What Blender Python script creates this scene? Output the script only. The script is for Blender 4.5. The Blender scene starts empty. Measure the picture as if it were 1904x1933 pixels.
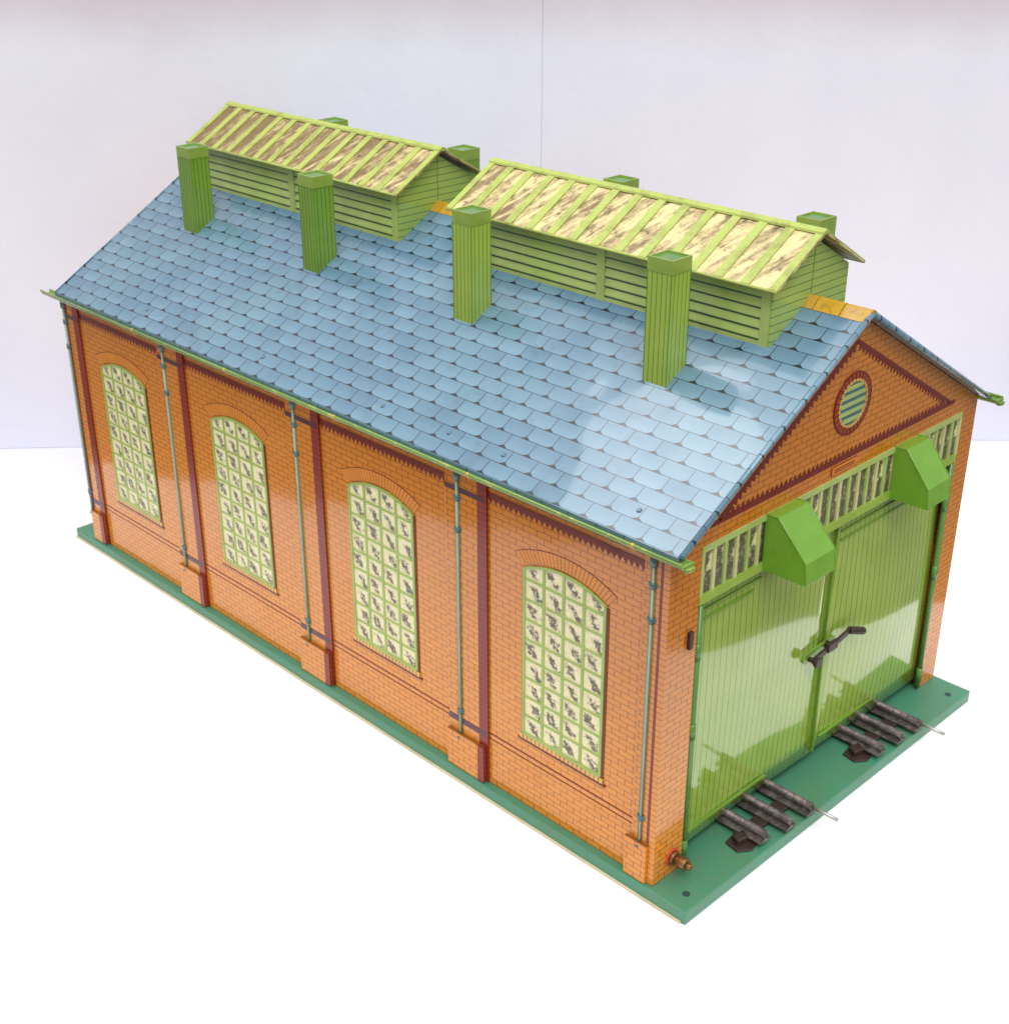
import bpy, bmesh, math, random
from mathutils import Vector, Matrix
random.seed(7)
sc=bpy.context.scene
COL=sc.collection
# ------------------------------------------------------------ node helper
class V:
    def __init__(s,nt,sock): s.nt=nt; s.s=sock
    def _m(s,op,*a):
        n=s.nt.nodes.new("ShaderNodeMath"); n.operation=op
        for i,x in enumerate((s,)+a):
            if isinstance(x,V): s.nt.links.new(x.s,n.inputs[i])
            else: n.inputs[i].default_value=x
        return V(s.nt,n.outputs[0])
    def __add__(s,o): return s._m('ADD',o)
    __radd__=__add__
    def __sub__(s,o): return s._m('SUBTRACT',o)
    def __rsub__(s,o): return (s*-1.0)+o
    def __mul__(s,o): return s._m('MULTIPLY',o)
    __rmul__=__mul__
    def __truediv__(s,o): return s._m('DIVIDE',o)
    def frac(s): return s._m('FRACT')
    def floor(s): return s._m('FLOOR')
    def abs(s): return s._m('ABSOLUTE')
    def mod(s,o): return s._m('FLOORED_MODULO',o)
    def min(s,o): return s._m('MINIMUM',o)
    def max(s,o): return s._m('MAXIMUM',o)
    def lt(s,o): return s._m('LESS_THAN',o)
    def gt(s,o): return s._m('GREATER_THAN',o)
    def step(s,a,b):
        n=s.nt.nodes.new("ShaderNodeMapRange"); n.interpolation_type='SMOOTHSTEP'
        s.nt.links.new(s.s,n.inputs[0])
        if a<b: n.inputs[1].default_value=a;n.inputs[2].default_value=b;n.inputs[3].default_value=0;n.inputs[4].default_value=1
        else: n.inputs[1].default_value=b;n.inputs[2].default_value=a;n.inputs[3].default_value=1;n.inputs[4].default_value=0
        return V(s.nt,n.outputs[0])
class M:
    def __init__(s,name,color=(.5,.5,.5),rough=.4,coat=0.,metal=0.,spec=.4):
        s.m=bpy.data.materials.new(name); s.m.use_nodes=True; s.nt=s.m.node_tree
        s.b=s.nt.nodes["Principled BSDF"]
        s.b.inputs["Base Color"].default_value=(*color,1); s.b.inputs["Roughness"].default_value=rough
        s.b.inputs["Coat Weight"].default_value=coat; s.b.inputs["Coat Roughness"].default_value=.05
        s.b.inputs["Metallic"].default_value=metal; s.b.inputs["Specular IOR Level"].default_value=spec
        s.tc=s.nt.nodes.new("ShaderNodeTexCoord")
        sp=s.nt.nodes.new("ShaderNodeSeparateXYZ"); s.nt.links.new(s.tc.outputs["Object"],sp.inputs[0])
        s.x,s.y,s.z=[V(s.nt,sp.outputs[i]) for i in range(3)]
    def noise(s,scale,detail=3,rough=.5,vec=None,stretch=None):
        n=s.nt.nodes.new("ShaderNodeTexNoise"); n.inputs["Scale"].default_value=scale; n.inputs["Detail"].default_value=detail; n.inputs["Roughness"].default_value=rough
        src=vec if vec else s.tc.outputs["Object"]
        if stretch:
            mp=s.nt.nodes.new("ShaderNodeMapping"); mp.inputs["Scale"].default_value=stretch; s.nt.links.new(src,mp.inputs[0]); src=mp.outputs[0]
        s.nt.links.new(src,n.inputs["Vector"]); return V(s.nt,n.outputs[0])
    def vec(s,a,b,c=0.):
        n=s.nt.nodes.new("ShaderNodeCombineXYZ")
        for i,q in enumerate((a,b,c)):
            if isinstance(q,V): s.nt.links.new(q.s,n.inputs[i])
            else: n.inputs[i].default_value=q
        return n.outputs[0]
    def white(s,vec):
        n=s.nt.nodes.new("ShaderNodeTexWhiteNoise"); n.noise_dimensions='3D'; s.nt.links.new(vec,n.inputs["Vector"]); return V(s.nt,n.outputs[0])
    def mix(s,f,a,b):
        n=s.nt.nodes.new("ShaderNodeMix"); n.data_type='RGBA'
        if isinstance(f,V): s.nt.links.new(f.s,n.inputs[0])
        else: n.inputs[0].default_value=f
        for i,c in ((6,a),(7,b)):
            if isinstance(c,tuple): n.inputs[i].default_value=(*c,1)
            else: s.nt.links.new(c,n.inputs[i])
        return n.outputs[2]
    def base(s,c): s.nt.links.new(c,s.b.inputs["Base Color"]); return s
    def rough(s,v): s.nt.links.new(v.s,s.b.inputs["Roughness"]); return s
    def bump(s,h,strength=.2,dist=.01):
        n=s.nt.nodes.new("ShaderNodeBump"); n.inputs["Strength"].default_value=strength; n.inputs["Distance"].default_value=dist
        s.nt.links.new(h.s,n.inputs["Height"]); s.nt.links.new(n.outputs[0],s.b.inputs["Normal"]); s.nt.links.new(n.outputs[0],s.b.inputs["Coat Normal"]); return s
# ------------------------------------------------------------ materials
ORANGE=(.70,.255,.026); ORANGE2=(.60,.19,.016); DRED=(.17,.012,.009)
LG=(.31,.46,.055); MG=(.17,.32,.035)
def tin(name,col,coat=.25,rough=.25,var=.12,wob=.25,chip=None,chipf=.35):
    m=M(name,col,rough,coat)
    n=m.noise(3.5,4,.6)
    dark=tuple(c*(1-var*2) for c in col)
    c=m.mix(n.step(.35,.75)*.8,col,dark)
    c=m.mix(m.noise(24,5,.75).step(.66,.74)*.35,c,tuple(x*.35 for x in col))
    if chip: c=m.mix(m.noise(9,5,.8).step(.56,.62)*chipf,c,chip)
    m.base(c)
    m.bump(m.noise(2.2,1),wob,.03)
    return m.m
# brick
mb=M("printed_brick",rough=.12,coat=.25,spec=.5)
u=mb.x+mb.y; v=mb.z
row=(v/.0365).floor(); fv=(v/.0365).frac(); uu=u/.105+(row.mod(2.)*.5); fu=uu.frac()
line=fv.lt(.13).max((fu.min(1.0-fu)*.105).lt(.003)*1.0)
rnd=mb.white(mb.vec(uu.floor(),row,1.0))
c=mb.mix(rnd*.4,ORANGE,ORANGE2)
c=mb.mix(v.step(.6,2.0)*.65,c,(.52,.155,.008))  # reflections painted in: deeper colour towards the wall top, paler below
c=mb.mix(line*.70,c,(.08,.022,.006))
c=mb.mix(mb.noise(1.3,4,.6).step(.5,.8)*.2,c,(.72,.33,.08))
c=mb.mix(mb.noise(26,5,.7).step(.70,.76)*.3,c,(.72,.45,.22))
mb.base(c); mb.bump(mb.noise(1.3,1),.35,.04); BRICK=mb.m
DR=tin("dark_red_print",DRED,.15,.25)
md=M("dark_red_brick",rough=.25,coat=.15); fvd=(md.z/.0365).frac()
md.base(md.mix(fvd.lt(.15)*.7,(.22,.020,.011),(.06,.005,.004))); DRB=md.m
# slates
ms=M("printed_slates",rough=.2,coat=.6,spec=.5)
cth=math.cos(math.atan(.5847))
s=(1.5-(ms.x-1.5).abs())/cth+.02
RW,TW=.0985,.190
row=(s/RW).floor(); fs=(s/RW).frac(); uu=ms.y/TW+(row.mod(2.)*.5); fu=uu.frac(); du=fu.min(1.0-fu)*TW
tri=(du/.042+fs/.26).step(1.0,.90)
l=fs.lt(.06).max(du.lt(.0032)*1.0)
rnd=ms.white(ms.vec(uu.floor(),row,2.0))
c=ms.mix(rnd*.7,(.115,.215,.295),(.18,.305,.385))
c=ms.mix(fs.step(.1,.9)*.40,c,(.055,.135,.21))
c=ms.mix(ms.noise(1.1,3,.6).step(.35,.75)*.45,c,(.17,.31,.35))
c=ms.mix(ms.noise(4,5,.7).step(.50,.8)*.5,c,(.065,.115,.15))
c=ms.mix(l*.80,c,(.014,.025,.04))
c=ms.mix(tri*.97,c,(.010,.016,.02))
c=ms.mix(ms.noise(40,4,.7).step(.68,.75)*.4,c,(.42,.46,.46))
ms.base(c); ms.rough(ms.noise(6,4,.6)*.2+.14); ms.bump(ms.noise(1.1,2),.55,.05); SLATE=ms.m
# window panes
def panes(name,cw,ch,offu,useX=False,lo=.30,hi=.12):
    m=M(name,rough=.3,coat=.2)
    a=((m.x if useX else m.y)+offu)/cw; b=m.z/ch
    fa=a.frac(); fb=b.frac()
    nz=m.noise(24,4,.7)
    rn=m.white(m.vec(a.floor(),b.floor(),3.0))
    d=(fa-.5+(fb-.5)*-.55+(nz-.5)*1.2+(rn-.5)*.35).abs()
    mk=d.step(lo,hi)*((fb-.42+(rn-.5)*.2).abs().step(.42,.22)) if not useX else d.step(lo,hi)
    c=m.mix(nz.step(.4,.65)*.6,(.82,.74,.46),(.62,.58,.24))
    c=m.mix(mk*.90,c,(.035,.03,.02))
    c=m.mix((m.noise(45,2).step(.56,.62))*(.5 if not useX else .2),c,(.88,.83,.62))
    m.base(c); m.bump(nz,.5,.012); return m.m
PANE=panes("printed_panes",.1475,.128,.295,lo=.25,hi=.07)
PANEX=panes("printed_transom_panes",.0945,.31,-.26,True,.62,.42)
GREEN=tin("light_green_tin",LG); GREENM=tin("mid_green_tin",MG); HOOD=tin("hood_green_enamel",(.17,.38,.030),.4,.25,.1)
PALE=tin("pale_green_tin",(.42,.54,.16)); 
GFRAME=tin("window_frame_green",(.32,.45,.09))
YEL=tin("yellow_print",(.66,.42,.045)); CREAM=tin("sill_cream",(.70,.42,.10))
VOUS=tin("voussoir_orange",(.66,.225,.020)); LINE=tin("fine_brown_line",(.20,.035,.010)); ROSE=tin("roundel_brick",(.30,.055,.014))
PIPE=tin("pipe_grey_green",(.15,.25,.18)); PIPEL=tin("pipe_highlight",(.38,.48,.33))
GUT=tin("gutter_green",(.20,.34,.06),chip=(.50,.48,.14),chipf=.7)
DARK=M("dark_gap",(.03,.05,.05),.6).m
BLUEG=tin("louvre_back_blue",(.11,.24,.21))  # dark blue-green backing between the louvre slats
BLK=M("black_iron",(.04,.022,.018),.38,.1).m
mp=M("plate_green_enamel",rough=.4,coat=.1)
c=mp.mix(mp.noise(2.5,4,.6).step(.3,.7),(.060,.24,.145),(.075,.22,.12))
c=mp.mix(mp.noise(9,6,.75).step(.54,.7)*.6,c,(.15,.17,.09))
c=mp.mix(mp.noise(30,4,.7).step(.62,.72)*.6,c,(.025,.07,.05))
mp.base(c); mp.bump(mp.noise(18,4),.2,.01); PLATE=mp.m
mr=M("oxidised_rail",rough=.45,metal=.5)
c=mr.mix(mr.noise(12,5,.7).step(.4,.65),(.10,.085,.08),(.22,.19,.17)); c=mr.mix(mr.noise(30,4,.7).step(.5,.65)*.6,c,(.05,.03,.02)); mr.base(c); mr.bump(mr.noise(30,4),.4,.015); RAIL=mr.m
PIN=M("steel_pin",(.45,.43,.40),.35,0,.9).m
BRASS=M("aged_brass",(.30,.17,.07),.35,0,.9).m; REDR=M("red_washer",(.55,.06,.03),.5).m
def planks(name,colA,colB,axis,w,lw=.006,dark=(.035,.10,.02),off=0.,coat=.3,wob=.4,rough=.22,bs=1.3):
    m=M(name,rough=rough,coat=coat,spec=.5)
    a=(m.x+m.y) if axis=='v' else m.z
    d=((a+off)/w).frac()
    n=m.noise(2.5,3,.6)
    c=m.mix(n.step(.3,.7),colA,colB)
    c=m.mix(d.lt(lw/w)*.85,c,dark)
    c=m.mix(m.noise(28,4,.7).step(.67,.74)*.35,c,(.10,.14,.03))
    m.base(c); m.bump(m.noise(bs,0),wob,.05); return m.m
DOORM=planks("door_planks",(.27,.40,.045),(.32,.45,.07),'v',.052,.006,(.05,.12,.02),coat=.9,wob=.5,rough=.10,bs=.9)
CHIM=planks("chimney_planks",(.38,.52,.085),(.31,.45,.06),'v',.0335,.0045,(.03,.10,.02),off=.0)
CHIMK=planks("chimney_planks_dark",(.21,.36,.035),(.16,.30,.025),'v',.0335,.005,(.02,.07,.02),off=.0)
CHIMD=planks("chimney_cap",(.30,.42,.08),(.22,.33,.05),'v',10,.0)
SIDING=planks("vent_siding",(.36,.50,.11),(.30,.44,.08),'h',.045,.005)
# vent roof panels
mv=M("weathered_cream_panels",rough=.45,coat=.1)
n1=mv.noise(2.2,5,.75,stretch=(1.,3.0,1.)); n2=mv.noise(14,5,.8)
yy=mv.y+mv.x*.6
n3=mv.noise(5,5,.75,vec=mv.vec(yy*2.8,mv.x*.5,mv.z*.5))
c=mv.mix((n3+(n2-.5)*.5+(mv.y*.035)).step(.43,.70),(.76,.63,.29),(.20,.13,.055))
c=mv.mix(n1.step(.45,.75)*.5,c,(.42,.35,.14))
c=mv.mix(n2.step(.58,.66)*.65,c,(.07,.045,.025))
mv.base(c); mv.bump(n2,.3,.01); VPAN=mv.m
mt=M("stained_green_batten",rough=.4,coat=.2)
c=mt.mix(mt.noise(7,5,.75).step(.42,.75)*.8,(.41,.49,.10),(.24,.25,.055)); mt.base(c); BATT=mt.m
# ------------------------------------------------------------ mesh helpers
def bx(bm,x0,x1,y0,y1,z0,z1,mi=0):
    vs=[bm.verts.new((x,y,z)) for x in (x0,x1) for y in (y0,y1) for z in (z0,z1)]
    for f in ((0,1,3,2),(4,6,7,5),(0,4,5,1),(2,3,7,6),(0,2,6,4),(1,5,7,3)):
        bm.faces.new([vs[i] for i in f]).material_index=mi
def prism(bm,pts,axis,a,b,mi=0,mside=None):
    def P(p,t):
        if axis=='y': return (p[0],t,p[1])
        if axis=='x': return (t,p[0],p[1])
        return (p[0],p[1],t)
    A=[bm.verts.new(P(p,a)) for p in pts]; B=[bm.verts.new(P(p,b)) for p in pts]
    bm.faces.new(A).material_index=mi; bm.faces.new(B[::-1]).material_index=mi
    n=len(pts)
    for i in range(n): bm.faces.new([A[i],A[(i+1)%n],B[(i+1)%n],B[i]]).material_index=mi if mside is None else mside
def cyl(bm,p0,p1,r,mi=0,seg=14,r1=None,smooth=True):
    p0=Vector(p0);p1=Vector(p1);d=(p1-p0).normalized()
    a=d.orthogonal().normalized();b=d.cross(a); r1=r if r1 is None else r1
    A=[];B=[]
    for i in range(seg):
        t=2*math.pi*i/seg; o=a*math.cos(t)+b*math.sin(t)
        A.append(bm.verts.new(p0+o*r));B.append(bm.verts.new(p1+o*r1))
    bm.faces.new(A[::-1]).material_index=mi;bm.faces.new(B).material_index=mi
    for i in range(seg):
        f=bm.faces.new([A[i],A[(i+1)%seg],B[(i+1)%seg],B[i]]);f.material_index=mi;f.smooth=smooth
def mk(name,bm,mats,parent=None,loc=(0,0,0),bev=0,label=None):
    bmesh.ops.recalc_face_normals(bm,faces=bm.faces)
    me=bpy.data.meshes.new(name); bm.to_mesh(me); bm.free()
    for m in mats: me.materials.append(m)
    o=bpy.data.objects.new(name,me); COL.objects.link(o); o.location=loc
    if parent: o.parent=parent
    if bev:
        b=o.modifiers.new("bevel",'BEVEL'); b.width=bev; b.segments=2; b.limit_method='ANGLE'
    if label: o["label"]=label
    return o
def dup(o,parent,loc):
    c=o.copy(); COL.objects.link(c); c.parent=parent; c.location=loc; return c
NB=lambda: bmesh.new()
# ------------------------------------------------------------ dims
W,L,he,A=3.0,5.975,2.092,2.969; SL=(A-he)/1.5
th=.022; HW=he-th-.003; GA=A-th*1.2-.004
shed=bpy.data.objects.new("toy_engine_shed",None); COL.objects.link(shed); shed.empty_display_size=.3
shed["label"]="tinplate toy engine shed with orange brick walls, blue slate roof"
shed["category"]="toy building"
# base plate
bm=NB(); bx(bm,-.035,W+.03,-.264,L+.24,-.084,0)
base=mk("base_plate",bm,[PLATE],shed,bev=.008)
bm=NB(); bx(bm,-.044,-.0355,-.235,L+.242,-.0845,-.068); mk("bare_wood_edge",bm,[tin("cream_wood",(.66,.56,.36),.0,.6)],base)
for x,y in ((.09,-.17),(2.88,-.18)):
    bm=NB(); cyl(bm,(x,y,-.01),(x,y,.002),.022,0,16); mk("screw_hole",bm,[DARK],base)
# ---------------- side walls
PIL=[(.04,.165),(1.32,1.64),(2.82,3.14),(4.33,4.64),(5.76,L-.04)]
def teeth(bm,p0,p1,inw,n,h,axis,a,b,mi):
    p0=Vector(p0);p1=Vector(p1);d=(p1-p0)/n;inw=Vector(inw)
    for i in range(n):
        q=p0+d*i; prism(bm,[tuple(q),tuple(q+d),tuple(q+d*.5+inw*h)],axis,a,b,mi)
bm=NB()
bx(bm,.02,.06,.04,L-.04,0,HW,0)
for a,b in PIL: bx(bm,.006,.018,a,b,.002,HW-.002,0)
for a,b in PIL: bx(bm,-.018,.005,a+.003,b+(.03 if a<.1 else -.003),.003,.26,0)    # plinth blocks
for a,b in PIL[1:]: bx(bm,.004,.015,a-.020,a+.055,.01,HW-.01,1)       # dark red quoin strip
for a,b in PIL[1:]: bx(bm,-.0195,-.0045,a-.004,a+.048,.004,.262,1)
bx(bm,.004,.012,.041,.060,.272,HW-.06,1)
bx(bm,.004,.012,5.90,5.925,.275,HW-.06,1)
bays=[(.165,1.298),(1.64,2.798),(3.14,4.308),(4.64,5.738)]
for a,b in bays:
    bx(bm,.016,.0215,a,b,1.935,1.965,2)
    bx(bm,.017,.0215,a,b,1.995,2.000,2)
    n=int((b-a)/.038)
    teeth(bm,(a,1.9355),(b,1.9355),(0,-1),n,.034,'x',.0188,.024,2)
    bx(bm,.0175,.024,a,b,.362,.371,2)
    bx(bm,.0175,.024,a,b,.326,.330,2)
for a,b in PIL[1:]: bx(bm,.002,.015,a,b,1.895,1.925,3)
for a,b in PIL[1:]: bx(bm,.003,.015,a,b,.330,.368,3)
bx(bm,.0185,.0205,1.652,1.657,.38,1.9,4)      # sheet seam
mblue=tin("pilaster_collar_purple",(.08,.025,.04))
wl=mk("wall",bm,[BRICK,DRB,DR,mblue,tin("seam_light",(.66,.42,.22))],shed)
bm=NB(); bx(bm,W-.06,W-.02,.04,L-.04,0,HW,0)
for a,b in PIL: bx(bm,W-.018,W-.006,a,b,.002,HW-.002,0)
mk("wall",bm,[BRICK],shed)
bm=NB(); prism(bm,[(0.006,0),(W,0),(W,HW),(1.5,GA),(0.006,HW)],'y',L-.04,L,0)
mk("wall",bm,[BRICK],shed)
# ---------------- front wall
bm=NB()
prism(bm,[(0.003,0),(.25,0),(.25,2.015),(2.81,2.015),(2.81,0),(3,0),(3,HW),(1.5,GA),(0.003,HW)],'y',0,.04,0)
def band(p,q,inw,w,mi):
    p=Vector(p);q=Vector(q);inw=Vector(inw).normalized()
    prism(bm,[tuple(p),tuple(q),tuple(q+inw*w),tuple(p+inw*w)],'y',-.003,.004,mi)
band((.30,2.108),(2.70,2.108),(0,1),.028,1)
teeth(bm,(.42,2.1355),(2.58,2.1355),(0,1),52,.034,'y',-.002,.004,1)
nl=Vector((SL,-1)).normalized()
p=Vector((.36,2.142)); q=Vector((1.495,2.142+SL*1.135)); band(p,q,nl,.024,1)
teeth(bm,tuple(p+nl*.0235+(q-p)*.06),tuple(q+nl*.0235-(q-p)*.02),tuple(nl),29,.032,'y',-.002,.004,1)
nr=Vector((-SL,-1)).normalized()
p=Vector((2.64,2.142)); q=Vector((1.505,2.142+SL*1.135)); band(p,q,nr,.024,1)
teeth(bm,tuple(p+nr*.0235+(q-p)*.06),tuple(q+nr*.0235-(q-p)*.02),tuple(nr),29,.032,'y',-.002,.004,1)
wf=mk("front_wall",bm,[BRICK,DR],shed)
# maker's plate (lettering too small and worn to read: two fine print lines)
bm=NB(); bx(bm,1.38,1.62,-.006,.0,2.045,2.090,0); bx(bm,1.375,1.625,-.003,.0,2.041,2.094,1)
for i in range(2): bx(bm,1.40,1.60,-.008,-.006,2.058+i*.014,2.062+i*.014,1)
mk("maker_plate",bm,[VOUS,DR],wf)
# ---------------- windows (side)
hw,h0,rise=.295,1.085,.070
R=(hw*hw+rise*rise)/(2*rise)
def arc(hw_,z0,rise_,n=16):
    R_=(hw_*hw_+rise_*rise_)/(2*rise_); cz=z0+rise_-R_; t=math.asin(hw_/R_)
    return [(R_*math.sin(-t+2*t*i/n),cz+R_*math.cos(-t+2*t*i/n)) for i in range(n+1)]
bm=NB(); top=arc(hw,h0,rise)
prism(bm,[(-hw,0)]+top+[(hw,0)],'x',-.004,.002,0)
win=mk("window",bm,[PANE],shed,(.02,.715,.52))
bm=NB()
def topz(y): return h0+rise-R+math.sqrt(max(R*R-y*y,0))
for i in range(1,4):
    y=-hw+i*2*hw/4; bx(bm,-.009,-.0035,y-.009,y+.009,0,topz(y)-.005)
for j in range(1,9):
    z=j*.128; bx(bm,-.008,-.0035,-hw,hw,z-.007,z+.007)
bx(bm,-.011,-.002,-hw-.010,-hw+.008,0,h0); bx(bm,-.011,-.002,hw-.008,hw+.010,0,h0); bx(bm,-.0105,-.002,-hw,hw,-.010,.010)
outer=arc(hw+.010,h0,rise+.006); inner=arc(hw-.008,h0-.004,rise-.004)
for i in range(16):
    prism(bm,[inner[i],inner[i+1],outer[i+1],outer[i]],'x',-.0115,-.002)
wfr=mk("frame",bm,[GFRAME],win)
bm=NB()
bx(bm,-.009,.0,-hw-.030,hw+.030,-.042,-.012,0); 
for i in range(20):
    y=-hw-.03+i*(2*hw+.06)/20; bx(bm,-.010,-.005,y,y+.004,-.040,-.014,1)
bx(bm,-.006,.0,-hw-.045,hw+.045,-.060,-.047,1)
wsi=mk("sill",bm,[CREAM,DR],win)
bm=NB()
bx(bm,-.005,.0,-hw-.026,-hw-.012,-.012,h0-.01,1)
bx(bm,-.005,.0,hw+.012,hw+.017,-.012,h0-.01,1)
o1=arc(hw+.016,h0+.010,rise+.006,26); o2=arc(hw+.072,h0+.076,rise+.018,26); o3=arc(hw+.075,h0+.0795,rise+.019,26)
for i in range(26):
    a,b,c_,d=Vector(o1[i]),Vector(o1[i+1]),Vector(o2[i+1]),Vector(o2[i])
    k=.075
    prism(bm,[tuple(a.lerp(b,k)),tuple(b.lerp(a,k)),tuple(c_.lerp(d,k)),tuple(d.lerp(c_,k))],'x',-.0030,.0,0)
    prism(bm,[o2[i],o2[i+1],o3[i+1],o3[i]],'x',-.0030,.0,2)
    prism(bm,[o1[i],o1[i+1],o2[i+1],o2[i]],'x',-.0022,.0,2)
war=mk("arch_surround",bm,[VOUS,DR,LINE],win)
for y in (2.24,3.735,5.19):
    w2=dup(win,shed,(.02,y,.52))
    for o in (wfr,wsi,war): dup(o,w2,(0,0,0))
# ---------------- downpipes
bm=NB()
cyl(bm,(0,0,.26),(0,0,2.03),.013,0); cyl(bm,(-.009,-.005,.28),(-.009,-.005,2.0),.006,1,8)
for z in (1.86,1.66,.42):
    cyl(bm,(0,0,z-.018),(0,0,z+.018),.0185,2); bx(bm,-.001,.010,-.030,.030,z-.009,z+.009,2)
cyl(bm,(0,0,1.97),(0,0,2.03),.022,2)
cyl(bm,(0,0,.25),(-.015,0,.225),.016,2)
PIPED=tin("pipe_collar_teal",(.07,.16,.15))
dp=mk("downpipe",bm,[PIPE,PIPEL,PIPED],shed,(.003,.105,0))
for y in (1.535,3.05,4.56,5.94): dup(dp,shed,(.003,y,0))
# ---------------- transom
bm=NB(); bx(bm,.252,2.808,.008,.035,1.70,2.013,0)
tr=mk("transom_window",bm,[PANEX],shed)
bm=NB(); n=27
for i in range(n+1):
    x=.26+i*.0945; bx(bm,x-.012,x+.012,-.004,.009,1.72,1.99,2 if i%2 else 0)
bx(bm,.245,2.815,-.008,.0085,1.985,2.02,0); bx(bm,.245,2.815,-.008,.0085,1.685,1.735,1)
mk("frame",bm,[PALE,GREEN,tin("pale_cream_bar",(.60,.62,.26))],tr)
# ---------------- doors
def door(x0,x1,mir):
    bm=NB(); nx,nz=14,12; G=[]
    for i in range(nx+1):
        r_=[]
        for j in range(nz+1):
            fx,fz=i/nx,j/nz
            y=.046-.020*math.sin(math.pi*fz)*math.sin(math.pi*fx)+(.014*math.sin(3.1*fx+(2.2 if mir else 0))*math.sin(2.3*fz+1))
            if mir: y+=.016*(fx-.5)*(fz-.5)
            r_.append((x0+(x1-x0)*fx,y,.075+(1.685-.075)*fz))
        G.append(r_)
    F=[[bm.verts.new(p) for p in r_] for r_ in G]; B=[[bm.verts.new((p[0],p[1]+.014,p[2])) for p in r_] for r_ in G]
    for i in range(nx):
        for j in range(nz):
            f=bm.faces.new([F[i][j],F[i+1][j],F[i+1][j+1],F[i][j+1]]); f.smooth=True
            f=bm.faces.new([B[i][j],B[i][j+1],B[i+1][j+1],B[i+1][j]]); f.smooth=True
    for i in range(nx):
        bm.faces.new([F[i][0],B[i][0],B[i+1][0],F[i+1][0]]); bm.faces.new([F[i][nz],F[i+1][nz],B[i+1][nz],B[i][nz]])
    for j in range(nz):
        bm.faces.new([F[0][j],F[0][j+1],B[0][j+1],B[0][j]]); bm.faces.new([F[nx][j],B[nx][j],B[nx][j+1],F[nx][j+1]])
    d=mk("door",bm,[DOORM],shed)
    for q in ((x0+.04,x0+.58 if not mir else x1-.04,.030,.046,1.60,1.612),(x0+.04,x0+.52 if not mir else x1-.04,.030,.046,1.545,1.553),(x0+.06,x1-.5,.032,.052,.16,.168)):
        bm=NB(); bx(bm,*q,0); mk("ledge",bm,[GREENM],d)
    if mir:
        bm=NB(); bx(bm,x0-.004,x0+.008,.036,.048,.08,1.68,0); mk("meeting_strip",bm,[GREENM],d)
    return d
SX=1.585
d1=door(.262,SX-.003,False); d2=door(SX+.003,2.80,True)
PG=tin("post_green",(.10,.25,.05))
for d,x in ((d1,.272),(d2,2.79)):
    bm=NB(); cyl(bm,(x,.004,.02),(x,.004,1.68),.017,0)
    for z in (.12,.9,1.4): cyl(bm,(x,.004,z-.05),(x,.004,z+.05),.0205,0)
    mk("hinge_post",bm,[PG],d)
# latch
bm=NB(); q=.06; zo=-.03
pts=[(1.33+q+.04*math.cos(t),.88+zo+.035*math.sin(t)) for t in [math.pi/2+i*math.pi/8 for i in range(9)]]+[(1.60+q+.03*math.cos(t),.885+zo+.035*math.sin(t)) for t in [-math.pi/2+i*math.pi/8 for i in range(9)]]
prism(bm,pts,'y',.028,.044,1)
cyl(bm,(1.35+q,.03,.87+zo),(1.35+q,-.02,.87+zo),.016,0); cyl(bm,(1.35+q,-.02,.87+zo),(1.35+q,-.045,.87+zo),.032,0)
prism(bm,[(1.34+q,.852+zo),(1.58+q,.878+zo),(1.73+q,.905+zo),(1.74+q,.945+zo),(1.58+q,.918+zo),(1.34+q,.888+zo)],'y',-.012,.004,0)
cyl(bm,(1.72+q,-.004,.925+zo),(1.83+q,-.04,.890+zo),.024,0)
cyl(bm,(1.53+q,.035,.895+zo),(1.53+q,-.025,.895+zo),.026,0)
bx(bm,1.48+q,1.58+q,-.024,.004,.872+zo,.928+zo,0)
mk("latch",bm,[BLK,GREENM],d1,bev=.004)
bm=NB(); bx(bm,.17,.20,-.02,.0,1.46,1.56,0); mk("latch_eye",bm,[BLK],wf)
# ---------------- hoods
def hood(xc,wd,dp_):
    bm=NB()
    prof=[(-.001,2.02),(-.08,2.025),(-dp_+.015,1.82),(-dp_,1.70),(-dp_+.012,1.695),(-.001,1.69)]
    prism(bm,prof,'x',-wd,wd,0)
    for sx in (-1,1):
        x=sx*wd
        for (a,b) in zip(prof[:3],prof[1:4]):
            cyl(bm,(x,a[0],a[1]),(x,b[0],b[1]),.005,1,6)
    return mk("lamp_hood",bm,[HOOD,GREENM],shed,(xc,0,0),bev=.004)
hood(.915,.135,.285); hood(2.165,.125,.26)
# ---------------- round window
bm=NB(); cx,cz=1.51,2.44
def ring(bm,r0,r1,y0,y1,mi,n=28):
    for i in range(n):
        a,b=2*math.pi*i/n,2*math.pi*(i+1)/n
        prism(bm,[(cx+r0*math.cos(a),cz+r0*math.sin(a)),(cx+r1*math.cos(a),cz+r1*math.sin(a)),(cx+r1*math.cos(b),cz+r1*math.sin(b)),(cx+r0*math.cos(b),cz+r0*math.sin(b))],'y',y0,y1,mi)
R0=.128
cyl(bm,(cx,.002,cz),(cx,-.004,cz),R0,0,32)
for k in range(5):
    z=-.094+k*.047; w=math.sqrt(R0*R0-z*z)-.006
    bx(bm,cx-w,cx+w,-.008,-.003,cz+z-.010,cz+z+.013,1)
rw=mk("round_window",bm,[tin("louvre_blue",(.07,.17,.20)),PALE],shed)
bm=NB(); ring(bm,.126,.140,-.010,.002,0); ring(bm,.140,.174,-.007,.002,2); ring(bm,.174,.182,-.008,.002,1)
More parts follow.
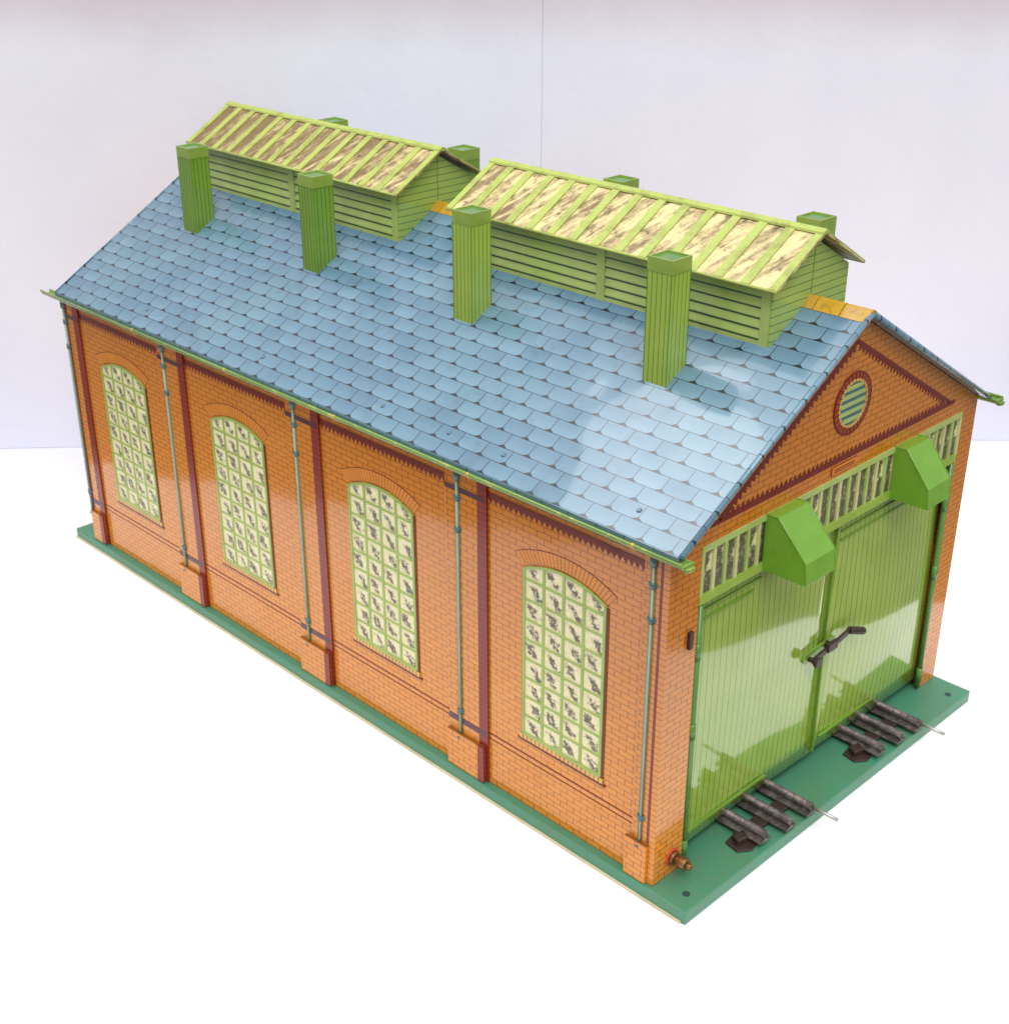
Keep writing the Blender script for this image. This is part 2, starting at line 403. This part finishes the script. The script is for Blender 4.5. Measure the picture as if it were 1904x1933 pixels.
for i in range(28):
    a=2*math.pi*i/28; c0=Vector((math.cos(a),math.sin(a))); t=Vector((-c0.y,c0.x))*.002
    C=Vector((cx,cz)); prism(bm,[tuple(C+c0*.128-t),tuple(C+c0*.175-t),tuple(C+c0*.175+t),tuple(C+c0*.128+t)],'y',-.0105,.001,1)
mk("brick_rim",bm,[CREAM,DR,ROSE],rw)
# ---------------- roof
bm=NB(); y0,y1=-.063,L+.02
def zr(x): return he+SL*(1.5-abs(x-1.5))
prism(bm,[(-.02,zr(-.02)),(1.5,A),(3.02,zr(3.02)),(3.02,zr(3.02)-th),(1.5,A-th*1.2),(-.02,zr(-.02)-th)],'y',y0,y1,0)
for sgn in (1,-1):
    X0=1.5-sgn*1.515; cyl(bm,(X0,y0-.004,zr(X0)-.008),(1.5-sgn*.01,y0-.004,A-.010),.017,0,10)
    cyl(bm,(X0,y1,zr(X0)-.008),(1.5-sgn*.01,y1,A-.010),.014,0,10)
for y in (.31,1.28,1.72,2.3,3.5,4.9):   # pressed fixing tabs
    cyl(bm,(.12,y,zr(.12)-.002),(.115,y,zr(.12)+.006),.018,1,8,.010)
roof=mk("roof",bm,[SLATE,tin("tab_blue",(.13,.20,.25))],shed)
# ridge cap
bm=NB()
ys=[y0-.01]
while ys[-1]<y1: ys.append(ys[-1]+.165)
for a,b in zip(ys[:-1],ys[1:]):
    b=min(b,y1+.01)
    prism(bm,[(1.5-.075,zr(1.425)+.003),(1.5-.02,A+.008),(1.5,A+.014),(1.5+.02,A+.008),(1.575,zr(1.575)+.003),(1.5,A-.02)],'y',a+.003,b-.003,0)
mk("ridge_cap",bm,[tin("ridge_yellow",(.60,.34,.025),chip=(.25,.16,.03),chipf=.5)],roof)
# gutters
def gutter(xc,sgn):
    bm=NB(); n=8
    def f(t,r): return (xc-sgn*r*math.cos(t), he-.016-r*math.sin(t))
    for i in range(n):
        a=math.pi*i/n; b=math.pi*(i+1)/n; r=.038
        prism(bm,[f(a,r),f(b,r),f(b,r-.006),f(a,r-.006)],'y',y0-.06,y1+.13,0)
    cyl(bm,(xc-sgn*.037,y0-.06,he-.014),(xc-sgn*.037,y1+.13,he-.014),.008,0,8)
    for y in (.19,1.37,2.54,3.68,4.81):
        for i in range(n):
            a=math.pi*i/n; b=math.pi*(i+1)/n; r=.041
            prism(bm,[f(a,r),f(b,r),f(b,r-.003),f(a,r-.003)],'y',y-.009,y+.009,1)
        cyl(bm,(xc-sgn*.038,y-.009,he-.014),(xc-sgn*.038,y+.009,he-.014),.0105,1,8)
    # crimped folded end
    prism(bm,[f(math.pi*i/8,.044) for i in range(9)],'y',y0-.068,y0-.058,0)
    prism(bm,[(xc-.035,he-.03),(xc+.035,he-.036),(xc+.02,he-.055),(xc-.025,he-.05)],'y',y0-.085,y0-.067,0)
    return mk("gutter",bm,[GUT,YEL],roof)
gutter(-.030,1); gutter(3.035,-1)
# chimneys
CT=3.28
bm=NB(); s=.08
bx(bm,-s,s,-s,s,zr(.76)-CT,-.075,0)
t=s+.003
for a in ((-t,-t+.010,-t,t),(t-.010,t,-t,t),(-t+.010,t-.010,-t,-t+.010),(-t+.010,t-.010,t-.010,t)):
    bx(bm,a[0],a[1],a[2],a[3],-.076,0,1)
bx(bm,-t+.010,t-.010,-t+.010,t-.010,-.03,-.010,2)
for sx in (-1,1):
    for sy in (-1,1): bx(bm,sx*(s)-.002,sx*s+.002,sy*s-.002,sy*s+.002,zr(.76)-CT,-.077,2)
ch=mk("chimney",bm,[CHIM,CHIMD,PG],roof,(.845,.775,3.235))
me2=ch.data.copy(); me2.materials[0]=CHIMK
first=True
for x in (.845,2.195):
    for y,z in ((.775,3.235 if x<1 else 3.205),(2.285,3.215 if x<1 else 3.185),(3.795,3.19 if x<1 else 3.17),(5.26,3.165 if x<1 else 3.185)):
        if first: first=False; continue
        o=dup(ch,roof,(x if y<4 else min(x,2.155),y,z))
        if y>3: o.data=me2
        o.rotation_euler=(0,0,random.uniform(-.02,.02))
# ---------------- roof ventilators
def vent(ya,yb,tag):
    xa,xb=1.15,1.85; zt=3.085; zb=zr(xa)
    v=bpy.data.objects.new("roof_ventilator",None); COL.objects.link(v); v.parent=shed; v.empty_display_size=.2
    for y_0,y_1,f in ((ya,ya+.012,-1),(yb-.012,yb,1)):
        bm=NB()
        prism(bm,[(xa,zb-.01),(xa,zt),(1.5,zt+SL*.35),(xb,zt),(xb,zb-.01),(1.5,A-.01)],'y',y_0,y_1,0)
        bx(bm,1.4975,1.5025,y_0-.002 if f<0 else y_1-.002,y_0+.002 if f<0 else y_1+.002,A+.02,zt+SL*.35-.01,1)
        mk("gable_panel",bm,[SIDING,GREENM],v)
    ym=(ya+yb)/2
    for sg in (1,-1):
        bm=NB()
        X=lambda d: 1.5-sg*(.35-d)
        def b2(d0,d1,*r): bx(bm,min(X(d0),X(d1)),max(X(d0),X(d1)),*r)
        b2(.016,.022,ya+.013,yb-.013,zb,zt+.01,2)
        b2(-.004,.03,ya+.0125,ya+.070,zb-.012,zt+.008,0); b2(-.004,.03,yb-.070,yb-.0125,zb-.012,zt+.008,0); b2(-.004,.03,ym-.03,ym+.03,zb-.012,zt+.008,0)
        b2(-.002,.03,ya+.070,yb-.070,zb-.012,zb+.018,0)
        for k in range(5):
            z=zb+.032+k*.058
            for s0,s1 in ((ya+.071,ym-.031),(ym+.031,yb-.071)):
                prism(bm,[(X(.0),z),(X(.0),z+.006),(X(.010),z+.044),(X(.013),z+.038)],'y',s0,s1,1)
        mk("louvre",bm,[PALE,PALE,BLUEG],v)
    bm=NB(); e=.41; zt2=3.335; y_0,y_1=ya-.06,yb+.055
    ze=zt2-SL*e
    prism(bm,[(1.5-e,ze),(1.5,zt2),(1.5+e,ze),(1.5+e,ze-.01),(1.5,zt2-.012),(1.5-e,ze-.01)],'y',y_0,y_1,0)
    n=15; st=(y_1-y_0-.05)/(n-1)
    for i in range(n):
        y=y_0+i*st
        for sg in (1,-1):
            prism(bm,[(1.5-sg*(e+.003),ze-.002),(1.5-sg*(e+.003),ze+.007),(1.5-sg*.02,zt2-.003),(1.5-sg*.02,zt2-.01)],'y',y+.001,y+.058 if 0<i<n-1 else y+.048,1)
    prism(bm,[(1.5-.035,zt2-.012),(1.5-.03,zt2+.000),(1.5,zt2+.016),(1.5+.03,zt2+.000),(1.535,zt2-.012)],'y',y_0-.003,y_1+.003,1)
    for sg in (1,-1): cyl(bm,(1.5-sg*e,y_0,ze-.004),(1.5-sg*e,y_1,ze-.004),.009,1,8)
    mk("ventilator_roof",bm,[VPAN,BATT],v,label="cream and green striped roof stained brown")
    return v
vent(.32,2.72,0); vent(3.31,5.66,1)
# ---------------- track stubs
def track(xc):
    bm=NB(); bx(bm,xc-.26,xc+.26,-.14,-.05,.002,.03,0)
    prism(bm,[(xc-.37,-.16),(xc-.30,-.21),(xc-.215,-.20),(xc-.20,-.12),(xc-.24,-.045),(xc-.35,-.06)],'z',.001,.012,0)
    prism(bm,[(xc-.33,-.13),(xc-.25,-.15),(xc-.22,-.09),(xc-.30,-.07)],'z',.0115,.045,0)
    t=mk("track",bm,[BLK],shed,bev=.006)
    for k,dx in enumerate((-.2,0,.2)):
        bm=NB(); x=xc+dx; ye=-.235-.02*k+random.uniform(-.015,.015)
        prism(bm,[(x-.05,.03),(x+.05,.03),(x+.05,.038),(x+.014,.046),(x+.012,.068),(x-.012,.068),(x-.014,.046),(x-.05,.038)],'y',ye,.7,0)
        cyl(bm,(x,ye,.078),(x,.7,.078),.023,0,12)
        cyl(bm,(x,ye-.002,.078),(x,ye+.01,.078),.012,2,10)
        if k==2: cyl(bm,(x,ye+.05,.078),(x,ye-.17,.078),.011,1,10)
        mk("rail",bm,[RAIL,PIN,DARK],t)
    return t
track(.93); track(2.14)
# terminal
bm=NB(); x,z=.165,.115
cyl(bm,(x,0,z),(x,-.008,z),.055,1,20); cyl(bm,(x,-.008,z),(x,-.03,z),.042,0,20)
cyl(bm,(x,-.03,z),(x,-.06,z),.022,0,14); cyl(bm,(x,-.055,z),(x,-.105,z),.038,0,18); cyl(bm,(x,-.105,z),(x,-.135,z),.02,0,12)
mk("terminal_knob",bm,[BRASS,REDR],shed,bev=.003)
# ------------------------------------------------------------ setting
mg=M("added_dark_ground",rough=.7)  # darker ground added out of view, for doors and walls to reflect
mg.base(mg.mix(mg.noise(.8,5,.6).step(.3,.75),(.20,.18,.15),(.12,.11,.09)))
bm=NB(); vs=[bm.verts.new(p) for p in ((-40,-40,-.10),(40,-40,-.10),(40,40,-.10),(-40,40,-.10))]; bm.faces.new(vs)
g=mk("ground",bm,[mg.m]); g["kind"]="structure"
mc=M("white_card",rough=.65,spec=.2)
c=mc.mix(mc.noise(.6,4,.6).step(.3,.8)*.4,(.94,.94,.94),(.90,.90,.92))
c=mc.mix((mc.x+mc.y+(mc.noise(.7,3)-.5)*1.2).step(6.6,8.8)*.9,c,(.68,.70,.78))  # light falloff painted in: card turns bluish grey towards the back
c=mc.mix(mc.noise(9,5,.7).step(.76,.80)*.35,c,(.6,.58,.58))
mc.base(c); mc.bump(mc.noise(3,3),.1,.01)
bm=NB(); prism(bm,[(-3.55,1.70),(.55,-2.35),(8.6,1.75),(.2,9.6)],'z',-.099,-.086)
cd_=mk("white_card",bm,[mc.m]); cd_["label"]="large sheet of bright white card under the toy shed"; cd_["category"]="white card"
mw=M("backdrop_paint",rough=.75,spec=.1)
n=mw.noise(.8,4,.6)
c=mw.mix(n.step(.3,.75),(.84,.845,.93),(.80,.81,.90))
c=mw.mix(mw.z.step(1.8,-.1)*.5,c,(.64,.655,.76))  # foot painted darker to offset light bounced up from the card
c=mw.mix((mw.z+(n-.5)*.3).step(3.45,4.15)*.65,c,(.62,.49,.52))  # shading painted in: pinkish grey towards the top
c=mw.mix(mw.noise(3.5,5,.7).step(.68,.78)*.25,c,(.62,.60,.62))
c=mw.mix(mw.noise(13,2,.5).step(.80,.82)*.5,c,(.3,.3,.32))
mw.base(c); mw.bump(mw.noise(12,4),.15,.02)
def board(a,b,label):
    a=Vector(a);b=Vector(b);d=(b-a).normalized();nn=Vector((-d.y,d.x)) 
    if nn.dot(Vector((1,1)))<0: nn=-nn
    bm=NB(); prism(bm,[tuple(a),tuple(b),tuple(b+nn*.12),tuple(a+nn*.12)],'z',-.086+.002,6.5,0)
    o=mk("backdrop_board",bm,[mw.m],bev=.004); o["label"]=label; o["category"]="backdrop board"; o["group"]="boards of the backdrop"
P=Vector((4.21,4.95)); dl=Vector((-.741,.671)); dr=Vector((.705,-.709))
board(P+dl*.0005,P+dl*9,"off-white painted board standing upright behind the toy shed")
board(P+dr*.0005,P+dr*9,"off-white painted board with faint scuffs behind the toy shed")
# ------------------------------------------------------------ light
w=bpy.data.worlds.new("World"); sc.world=w; w.use_nodes=True; nt=w.node_tree
bg=nt.nodes["Background"]; bg.inputs[1].default_value=1.0
tc=nt.nodes.new("ShaderNodeTexCoord"); sp=nt.nodes.new("ShaderNodeSeparateXYZ"); cr=nt.nodes.new("ShaderNodeValToRGB")
nt.links.new(tc.outputs["Generated"],sp.inputs[0]); nt.links.new(sp.outputs[2],cr.inputs[0]); nt.links.new(cr.outputs[0],bg.inputs[0])
e=cr.color_ramp.elements; e[0].position=0; e[0].color=(.38,.37,.37,1); e[1].position=.88; e[1].color=(2.3,2.3,2.4,1)
x=e.new(.35); x.color=(.64,.64,.68,1)
x=e.new(.76); x.color=(.92,.93,1.0,1)
sd=bpy.data.lights.new("sun",'SUN'); sd.energy=1.5; sd.angle=math.radians(30); sd.color=(1,.97,.92)
so=bpy.data.objects.new("sun",sd); COL.objects.link(so)
so.rotation_euler=(Vector((-.55,-.65,1.1))).to_track_quat('Z','Y').to_euler()
ad=bpy.data.lights.new("added_sheen_light",'AREA'); ad.shape='ELLIPSE'; ad.size=2.4; ad.size_y=2.0; ad.energy=42; ad.color=(.95,.97,1)  # softbox added above the frame to put a sheen on the near roof slope
ao=bpy.data.objects.new("added_sheen_light",ad); COL.objects.link(ao); ao.location=(.2,3.7,7.4)
ao.rotation_euler=(Vector((.2,3.7,7.4))-Vector((.5,.4,2.4))).to_track_quat('Z','Y').to_euler()
# ------------------------------------------------------------ camera
cd=bpy.data.cameras.new("camera"); cd.sensor_fit='HORIZONTAL'; cd.sensor_width=36; cd.lens=36*2613.88/1904; cd.clip_end=200
cd.dof.use_dof=True; cd.dof.focus_distance=7.2; cd.dof.aperture_fstop=3.0
cam=bpy.data.objects.new("camera",cd); COL.objects.link(cam); cam.location=(-4.749,-3.6583,5.2152); cam.rotation_euler=(1.1149,.0007,-.7793)
sc.camera=cam
sc.view_settings.view_transform='Standard'; sc.view_settings.look='None'; sc.view_settings.exposure=0
